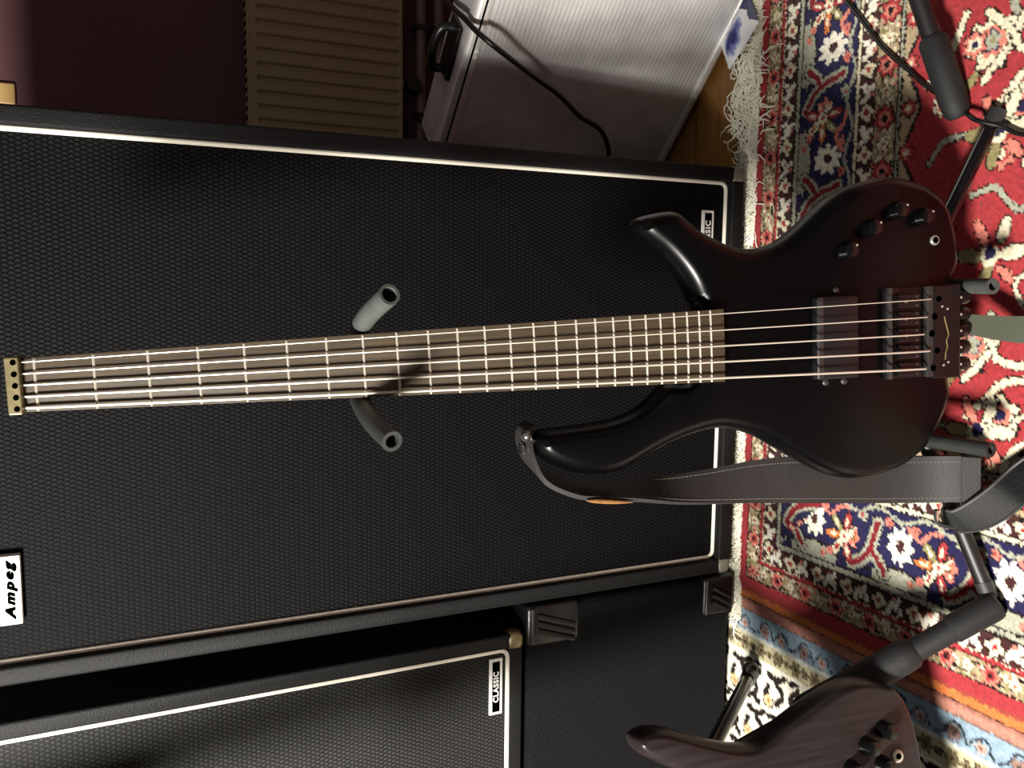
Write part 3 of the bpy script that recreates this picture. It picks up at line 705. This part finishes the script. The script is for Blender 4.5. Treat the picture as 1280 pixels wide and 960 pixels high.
MB().box((-.142, .030, -.002), (-.050, .085, .012)).build('bridge', 'hardware', bass2, bevel=.002, world=False)
for k in range(4): MB().tube([(-.122+.018*k, .06, .014), (-.113+.0115*k, .95, .011)], .0011, seg=6).build('string', 'string', bass2, smooth=True, world=False)
MB().box((-.150, .95, -.018), (-.060, 1.11, -.002)).build('headstock', 'body2', bass2, bevel=.008, segs=3, smooth=True, world=False)
def BP2(a, b_, h): return BW2 @ Vector((a, b_, h))

# ------------------------------------------------------------------ stands
hub = Vector((.0745, -.372, .112))
st1 = thing('guitar_stand', 'black tripod guitar stand with rubber arms holding the black headless bass', 'guitar stand', (hub.x, hub.y, 0))
MB().lathe(hub+Vector((0, 0, -.03)), (0, 0, 1), [(.020, 0), (.024, .006), (.024, .05), (.018, .058)], 20).build('hub', 'plastic', st1, smooth=True)
YTL, YTR = (-.0645, .3037, .065), (.0655, .3088, .065)
MB().tube([hub, hub*.5+BP(0, .60, -.095)*.5, BP(0, .60, -.095), BP(0, .42, -.080), BP(0, .30, -.066)], [.0125, .0125, .0125, .010, .010], seg=16).build('pole', 'stand', st1, smooth=True)
yk = MB().tube(catmull([BP(-.030, .282, -.046), BP(0, .296, -.058), BP(.030, .284, -.046)], 6), .0085, seg=12).build('yoke', 'stand_matte', st1, smooth=True)
MB().tube(catmull([BP(.020, .287, -.050), BP(.036, .287, -.030), BP(.0500, .2938, .018), BP(*YTR)], 6), [.0098]*19, seg=18, hollow=.72).build('yoke_arm', 'rubber_light', st1, smooth=True)
MB().tube(catmull([BP(-.020, .284, -.050), BP(-.034, .282, -.030), BP(-.0505, .2900, .018), BP(*YTL)], 6), [.0098]*19, seg=18, hollow=.62).build('yoke_arm', 'rubber', st1, smooth=True)
for (a0, s0, a1, s1) in ((.053, .978, .050, .972), (-.131, .952, -.132, .971)):
    e0 = BP(a0, s0, -.062); e1 = BP(a1, s1, .020)
    MB().tube([hub + Vector((.0, .0, -.005)), hub*.4+e0*.6+Vector((0, .012, -.004)), e0], .0075, seg=12).build('cradle_tube', 'stand_matte', st1, smooth=True)
    MB().tube([e0, e0*.5+e1*.5, e1], .0088, seg=16, hollow=.55).build('cradle_arm', 'rubber_light' if a0 > 0 else 'rubber', st1, smooth=True)
for (fx_, fy2, fz) in ((.342, -.422, .012), (-.219, -.458, .016), (.060, -.045, .012)):
    e = Vector((fx_, fy2, fz)); dr = (e-hub).normalized()
    MB().tube([hub, e], .0085 if fx_ > 0 else .0095, seg=14).build('leg', 'stand' if fx_ > 0 else 'stand_matte', st1, smooth=True)
    MB().tube([e-dr*.012, e+dr*.010], .0105, seg=14).build('foot', 'rubber', st1, smooth=True)

hub2 = Vector((-.478, -.285, .300))
st2 = thing('guitar_stand', 'black tripod stand with thick foam covered leg under the brown bass', 'guitar stand', (hub2.x, hub2.y, 0))
MB().lathe(hub2+Vector((0, 0, -.03)), (0, 0, 1), [(.020, 0), (.024, .006), (.024, .05), (.018, .058)], 20).build('hub', 'plastic', st2, smooth=True)
MB().tube([hub2, BP2(-.09, .40, -.075), BP2(-.094, .72, -.06)], .012, seg=14).build('pole', 'stand', st2, smooth=True)
yk2 = catmull([BP2(-.150, .70, .03), BP2(-.140, .70, -.03), BP2(-.095, .71, -.055), BP2(-.050, .70, -.03), BP2(-.042, .70, .03)], 6)
MB().tube(yk2, .009, seg=12).build('yoke', 'rubber', st2, smooth=True)
f1 = Vector((-.236, -.470, .019)); dr = (hub2-f1)
lg1 = MB().tube([f1+dr*.02, hub2], .0105, seg=14).build('leg', 'stand_matte', st2, smooth=True)
MB().tube([f1-dr*.020, f1-dr*.014, f1+dr*.0, f1+dr*.13, f1+dr*.135], [.010, .0155, .0172, .0168, .0145], seg=20).build('foot', 'foam', st2, smooth=True)
MB().tube([f1+dr*.13, f1+dr*.27], .0142, seg=18).build('sleeve', 'foam', st2, smooth=True)
MB().tube([f1+dr*.25, f1+dr*.262, f1+dr*.30, f1+dr*.62, f1+dr*.64], [.0145, .0185, .0198, .0205, .017], seg=20).build('sleeve', 'foam', st2, smooth=True)
f2 = Vector((-.497, -.052, .016)); d2_ = hub2-f2
MB().tube([f2, hub2], .0105, seg=16).build('leg', 'stand', st2, smooth=True)
MB().tube([f2-d2_*.03, f2+d2_*.10], [.0135, .0125], seg=16).build('foot', 'rubber', st2, smooth=True)
rg = [f2+d2_*.03+Vector((.013+.010*math.cos(a), -.004, .004+.013*math.sin(a))) for a in [2*math.pi*k/16 for k in range(17)]]
MB().tube(rg, .0034, seg=8).build('cable_hook', 'rubber', st2, smooth=True)
f3 = Vector((-.74, -.40, .014)); MB().tube([f3, hub2], .0105, seg=14).build('leg', 'stand_matte', st2, smooth=True)
for (a, b_) in ((-.045, -.014), (-.20, .012)):
    MB().tube([hub2+Vector((0, 0, -.01)), BP2(a, b_, -.058), BP2(a, b_-.003, -.05)], .0075, seg=10).build('cradle_tube', 'stand_matte', st2, smooth=True)
    MB().tube([BP2(a, b_-.004, -.058), BP2(a, b_-.010, .0)], .0085, seg=12).build('cradle_arm', 'rubber', st2, smooth=True)

# third stand: only one foam ended leg reaches into the picture
f4 = Vector((.350, -.378, .017)); hub3 = Vector((.86, -.42, .42)); dr = hub3-f4
f4b = Vector((.497, -.345, .062))
dr = (f4b-f4).normalized(); hub3 = f4 + dr*.72
st3 = thing('microphone_stand', 'black stand leg in a thick foam foot resting on the red rug behind a cable', 'stand', (hub3.x, hub3.y, 0))
MB().tube([f4+dr*.02, hub3], .0115, seg=16).build('leg', 'stand_matte', st3, smooth=True)
MB().tube([f4, f4+dr*.006, f4+dr*.02, f4+dr*.098, f4+dr*.104], [.010, .0150, .0168, .0172, .0135], seg=20).build('foot', 'foam', st3, smooth=True)
MB().tube([hub3+Vector((0, 0, -.03)), hub3+Vector((0, 0, .9))], .0125, seg=14).build('pole', 'stand', st3, smooth=True)
MB().lathe(hub3+Vector((0, 0, -.045)), (0, 0, 1), [(.020, 0), (.026, .006), (.026, .06), (.018, .07)], 20).build('hub', 'plastic', st3, smooth=True)
for a in (R(15), R(-105)):
    e = Vector((hub3.x+.6*math.cos(a), hub3.y+.6*math.sin(a), .014)); MB().tube([hub3, e], .0115, seg=14).build('leg', 'stand_matte', st3, smooth=True)

# ------------------------------------------------------------------ guitar strap
SL = [(-.018,-.338,.574),(-.036,-.342,.574),(-.064,-.346,.560),(-.081,-.350,.526),(-.085,-.354,.499),(-.090,-.360,.452),(-.097,-.365,.403),(-.101,-.370,.352),(-.104,-.375,.299),(-.108,-.380,.244),(-.112,-.386,.187),(-.115,-.396,.132),(-.114,-.416,.088),(-.110,-.444,.055),(-.108,-.456,.040)]
SR = [(-.015,-.300,.572),(-.030,-.303,.572),(-.051,-.308,.561),(-.068,-.313,.526),(-.073,-.318,.499),(-.075,-.327,.453),(-.072,-.340,.404),(-.065,-.352,.354),(-.056,-.366,.302),(-.053,-.378,.247),(-.055,-.386,.191),(-.058,-.396,.137),(-.057,-.416,.094),(-.054,-.444,.061),(-.055,-.456,.046)]
strap = thing('guitar_strap', 'black leather guitar strap hanging from the horn of the black bass onto the rug', 'guitar strap', (-.08, -.44, 0))
sl, sr = catmull(SL, 5), catmull(SR, 5)
MB().ribbon(sl, sr, .0050).build('strap_pad', 'leather', strap, smooth=True)
def stitch_line(f, name='stitching'):
    mb = MB(); pts = [l.lerp(r_, f) for l, r_ in zip(sl, sr)]
    for i in range(22, len(pts)-1):
        a, b_ = pts[i], pts[i+1]; dd = (b_-a).cross(sr[i]-sl[i]).normalized()
        if dd.y > 0: dd = -dd
        k = max(1, int((b_-a).length/.0032))
        for j in range(k):
            p, q_ = a.lerp(b_, (j+.15)/k), a.lerp(b_, (j+.75)/k); mb.tube([p+dd*.0027, q_+dd*.0027], .00045, seg=4)
    o_ = mb.build(name, 'stitch', strap); o_['kind'] = 'stuff'
stitch_line(.10); stitch_line(.88)
# end tab over the horn pin, tan patch, stitched end block
MB().ribbon(catmull([(-.022,-.338,.570), (-.019,-.339,.578), (-.011,-.338,.577), (-.006,-.336,.568)], 5), catmull([(-.018,-.310,.568), (-.015,-.310,.575), (-.009,-.310,.574), (-.005,-.310,.566)], 5), .0040).build('strap_tab', 'leather', strap, smooth=True)
MB().lathe((-.014, -.342, .581), (-.4, -.75, .55), [(.0065, 0), (.0060, .004), (.0030, .006)], 12).build('rivet', 'chrome', strap, smooth=True)
pth = [p+Vector((-.0022, -.0020, 0)) for p in sl[17:25]]
MB().tube(pth, [.0005, .0017, .0025, .0028, .0028, .0025, .0017, .0005], seg=10).build('leather_patch', 'tan', strap, smooth=True)
MB().ribbon([(-.1090,-.4455,.056), (-.1085,-.4585,.040)], [(-.0545,-.4455,.061), (-.0550,-.4585,.045)], .0066).build('strap_end', 'leather', strap)
WC = [(-.086,-.432,.034), (-.106,-.428,.044), (-.122,-.428,.058), (-.132,-.436,.066), (-.131,-.452,.054), (-.116,-.470,.044), (-.095,-.487,.034), (-.069,-.505,.022), (-.030,-.545,.014), (.020,-.590,.012), (.075,-.610,.012), (.105,-.570,.014), (.100,-.520,.022), (.097,-.490,.034), (.1000,-.462,.062), (.1060,-.436,.088)]
WW = [(.002,-.010,.010), (.004,-.012,.010), (.008,-.012,.008), (.014,.000,.006), (.010,.010,.010), (.010,.012,.010), (.010,.013,.008), (.012,.014,.004), (.012,.014,.002), (.002,.018,0), (-.012,.014,0), (-.018,0,0), (-.017,0,.002), (-.0150,0,.004), (-.0120,0,.004), (-.0080,0,.003)]
wc = catmull(WC, 6); ww = catmull(WW, 6)
k = 6*8
MB().ribbon([c-w for c, w in zip(wc[:k+1], ww[:k+1])], [c+w for c, w in zip(wc[:k+1], ww[:k+1])], .0030).build('webbing', 'webbing', strap, smooth=True)
for s_ in (-1, 1):
    MB().tube([c+w*s_ for c, w in zip(wc[20:k+1], ww[20:k+1])], .0024, seg=6).build('braided_edge', 'leather', strap, smooth=True)
MB().ribbon([c-w for c, w in zip(wc[k:], ww[k:])], [c+w for c, w in zip(wc[k:], ww[k:])], .0026).build('webbing', 'webbing_green', strap, smooth=True)
MB().tube(catmull([(-.122,-.428,.074), (-.138,-.428,.070), (-.142,-.440,.060), (-.134,-.450,.052)], 5), .0032, seg=8).build('buckle', 'chrome', strap, smooth=True)

# ------------------------------------------------------------------ aluminium case
e1 = Vector((-.7156, .6985, 0)); nn = Vector((-.6985, -.7156, 0)); c0 = Vector((.606, .0312, .008))
def CB(t_, dep, z): return c0 + e1*t_ - nn*dep + Vector((0, 0, z))
TC = Matrix(((e1.x, -nn.x, 0, c0.x), (e1.y, -nn.y, 0, c0.y), (0, 0, 1, c0.z), (0, 0, 0, 1)))
case = thing('flight_case', 'ribbed aluminium flight case standing beside the tall cabinet', 'case', tuple(CB(.1, .15, -.008)))
t0_, t1_, HC = -.15, .355, .452
MB().box((t0_+.002, .002, .002), (t1_-.002, .10, HC-.002), TC).build('shell', 'alu', case)
MB().box((t0_+.012, -.0005, .022), (t1_-.012, .004, HC-.030), TC).build('front_panel', 'alu', case)
for lo, hi in (((t0_, -.003, 0), (t1_, .028, .018)), ((t0_, -.003, HC-.024), (t1_, .028, HC+.001)), ((t0_-.002, -.0028, 0), (t0_+.016, .028, HC)), ((t1_-.016, -.0028, 0), (t1_+.002, .028, HC))):
    MB().box(lo, hi, TC).build('edge_profile', 'alu_edge', case, bevel=.007, segs=4, smooth=True)
MB().box((t0_, -.0036, HC-.0125), (t1_, .001, HC-.0095), TC).build('lid_gap', 'hole', case)
for (tt_, zz) in ((.178, .009), (.03, .009), (.150, HC-.018), (.160, HC-.018), (.34, .009)):
    MB().lathe(TC @ Vector((tt_, -.003, zz)), nn, [(.0040, 0), (.0034, .0014), (.001, .0022)], 12).build('rivet', 'alu_edge', case, smooth=True)
hd = MB().box((.135, .030, HC-.001), (.225, .075, HC+.006), TC).build('handle_plate', 'hardware', case, bevel=.002)
MB().tube(catmull([TC @ Vector(p) for p in ((.145, .052, HC+.004), (.148, .052, HC+.026), (.180, .052, HC+.032), (.212, .052, HC+.026), (.215, .052, HC+.004))], 5), .0075, seg=10).build('handle', 'plastic', case, smooth=True)

# crisp packet lying against the foot of the case
pkt = MB(); n1, n2_ = 10, 8; A_, B_, C_, D_ = Vector((.622, .026, .012)), Vector((.548, .086, .012)), Vector((.503, .064, .010)), Vector((.560, -.006, .012))
for s_ in (1, -1):
    for i in range(n1+1):
        for j in range(n2_+1):
            u, v = i/n1, j/n2_; p = A_.lerp(B_, u).lerp(D_.lerp(C_, u), v)
            h = .008*(math.sin(math.pi*u)*math.sin(math.pi*v))**.6 + .0012*math.sin(u*17)*math.sin(v*13)
            pkt.v.append(p+Vector((0, 0, .006+s_*h*(1 if s_ > 0 else .4))))
for s_ in (0, 1):
    o_ = s_*(n1+1)*(n2_+1)
    for i in range(n1):
        for j in range(n2_): a = o_+i*(n2_+1)+j; pkt.f.append((a, a+1, a+n2_+2, a+n2_+1))
m_ = (n1+1)*(n2_+1)
edge_i = [(i, 0) for i in range(n1)] + [(n1, j) for j in range(n2_)] + [(i, n2_) for i in range(n1, 0, -1)] + [(0, j) for j in range(n2_, 0, -1)]
ids = [i*(n2_+1)+j for i, j in edge_i]
for a, b_ in zip(ids, ids[1:]+ids[:1]): pkt.f.append((a, b_, m_+b_, m_+a))
tag(pkt.build('snack_packet', 'packet', smooth=True), 'crumpled blue and white packet lying at the foot of the aluminium case', 'packet')

# ------------------------------------------------------------------ radiator, pipes, socket on the wall
RX0, RX1, RZ0, RZ1, RY = .10, 1.35, .318, .672, .895
rad = thing('radiator', 'cream panel radiator with vertical flutes on the maroon wall', 'radiator', (.7, .92, .3))
rp = MB(); prof = []
pitch = .0305; xx = RX0+.03
prof.append((RX0, RY)); 
while xx + pitch < RX1-.02:
    prof += [(xx, RY), (xx+.005, RY+.007), (xx+.010, RY+.007), (xx+.015, RY)]; xx += pitch
prof.append((RX1, RY))
zs = [RZ0, RZ0+.012, RZ1-.026, RZ1-.018, RZ1]
for zi, z in enumerate(zs):
    flat = zi in (0, 3, 4)
    for (px, py) in prof: rp.v.append(Vector((px, RY if flat else py, z)))
npf = len(prof)
for zi in range(len(zs)-1):
    for k in range(npf-1): a = zi*npf+k; rp.f.append((a, a+1, a+npf+1, a+npf))
b0 = len(rp.v)
for zi, z in enumerate(zs):
    for (px, py) in (prof[0], prof[-1]): rp.v.append(Vector((px, .935, z)))
rp.build('front_panel', 'radiator', rad)
MB().box((RX0, RY+.010, RZ0), (RX1, .938, RZ1-.004)).build('back_panel', 'radiator', rad)
gr = MB().box((RX0-.002, RY-.001, RZ1-.003), (RX1+.002, .938, RZ1+.002)).build('top_grille', 'radiator', rad, bevel=.001)
for i in range(60):
    x = RX0+.02+i*.0203; MB().box((x, RY+.006, RZ1+.0018), (x+.010, .932, RZ1+.0024)).build('slot', 'hole', gr)
for zp, rr, nm in ((.262, .0125, 'upper'), (.216, .0125, 'lower')):
    pp = thing('heating_pipe', 'horizontal painted heating pipe just under the radiator' if nm == 'upper' else 'lower horizontal painted heating pipe near the skirting board', 'pipe', (.7, .925, zp))
    MB().tube([(-.4, .925, zp), (2.0, .925, zp)], rr, seg=14).build('tube', 'pipe', pp, smooth=True)
    for xb in (.40, .76): MB().box((xb-.006, .908, zp-.017), (xb+.006, .952, zp+.017)).build('clip', 'plastic', pp, bevel=.002)
MB().tube([(.62, .915, RZ0+.01), (.62, .915, .262)], .010, seg=12).build('valve_tail', 'pipe', rad, smooth=True)
MB().lathe((.62, .905, .292), (0, -1, 0), [(.018, 0), (.020, .004), (.018, .022)], 14).build('valve', 'plastic', rad, smooth=True)
sk = thing('wall_socket', 'small cream socket plate on the maroon wall above the cabinet', 'socket', (.535, .945, 1.12))
MB().box((.4985, .936, 1.127), (.5405, .951, 1.212)).build('plate', 'socket', sk, bevel=.003)
MB().lathe((.5195, .937, 1.178), (0, -1, 0), [(.016, 0), (.016, .002), (.013, .002), (.013, -.001)], 18).build('socket_well', 'socket', sk, smooth=True)

# ------------------------------------------------------------------ cables
def cable(label, pts, r, n=6, m='cable'):
    o_ = MB().tube(catmull(pts, n), r, seg=10).build('cable', m, smooth=True); return tag(o_, label, 'cable')
cable('black cable draped over the front of the aluminium case', [(.66, .34, .008), (.645, .30, .03), (.632, .268, .20), (.618, .240, .40), (.598, .214, .462), (.564, .162, .469), (.537, .114, .471), (.512, .082, .466), (.491, .067, .446), (.478, .086, .405), (.464, .114, .351), (.448, .143, .292), (.426, .172, .239), (.412, .193, .187), (.387, .217, .155), (.352, .246, .132), (.344, .262, .08), (.344, .30, .008), (.36, .40, .008)], .0042)
cable('thin black cable lying across the red rug to the stand leg', [(.70, -.06, .012), (.62, -.12, .012), (.553, -.175, .013), (.504, -.217, .013), (.461, -.254, .012), (.425, -.295, .012), (.396, -.327, .011), (.366, -.372, .011), (.342, -.408, .028), (.330, -.436, .016), (.319, -.456, .012), (.30, -.52, .011), (.22, -.62, .011)], .0031)
cable('thin dark cable looped in front of the heating pipes', [(.36, .80, .008), (.40, .84, .12), (.47, .88, .21), (.53, .89, .27), (.55, .885, .30), (.545, .885, .24), (.535, .88, .12), (.56, .86, .008)], .005)
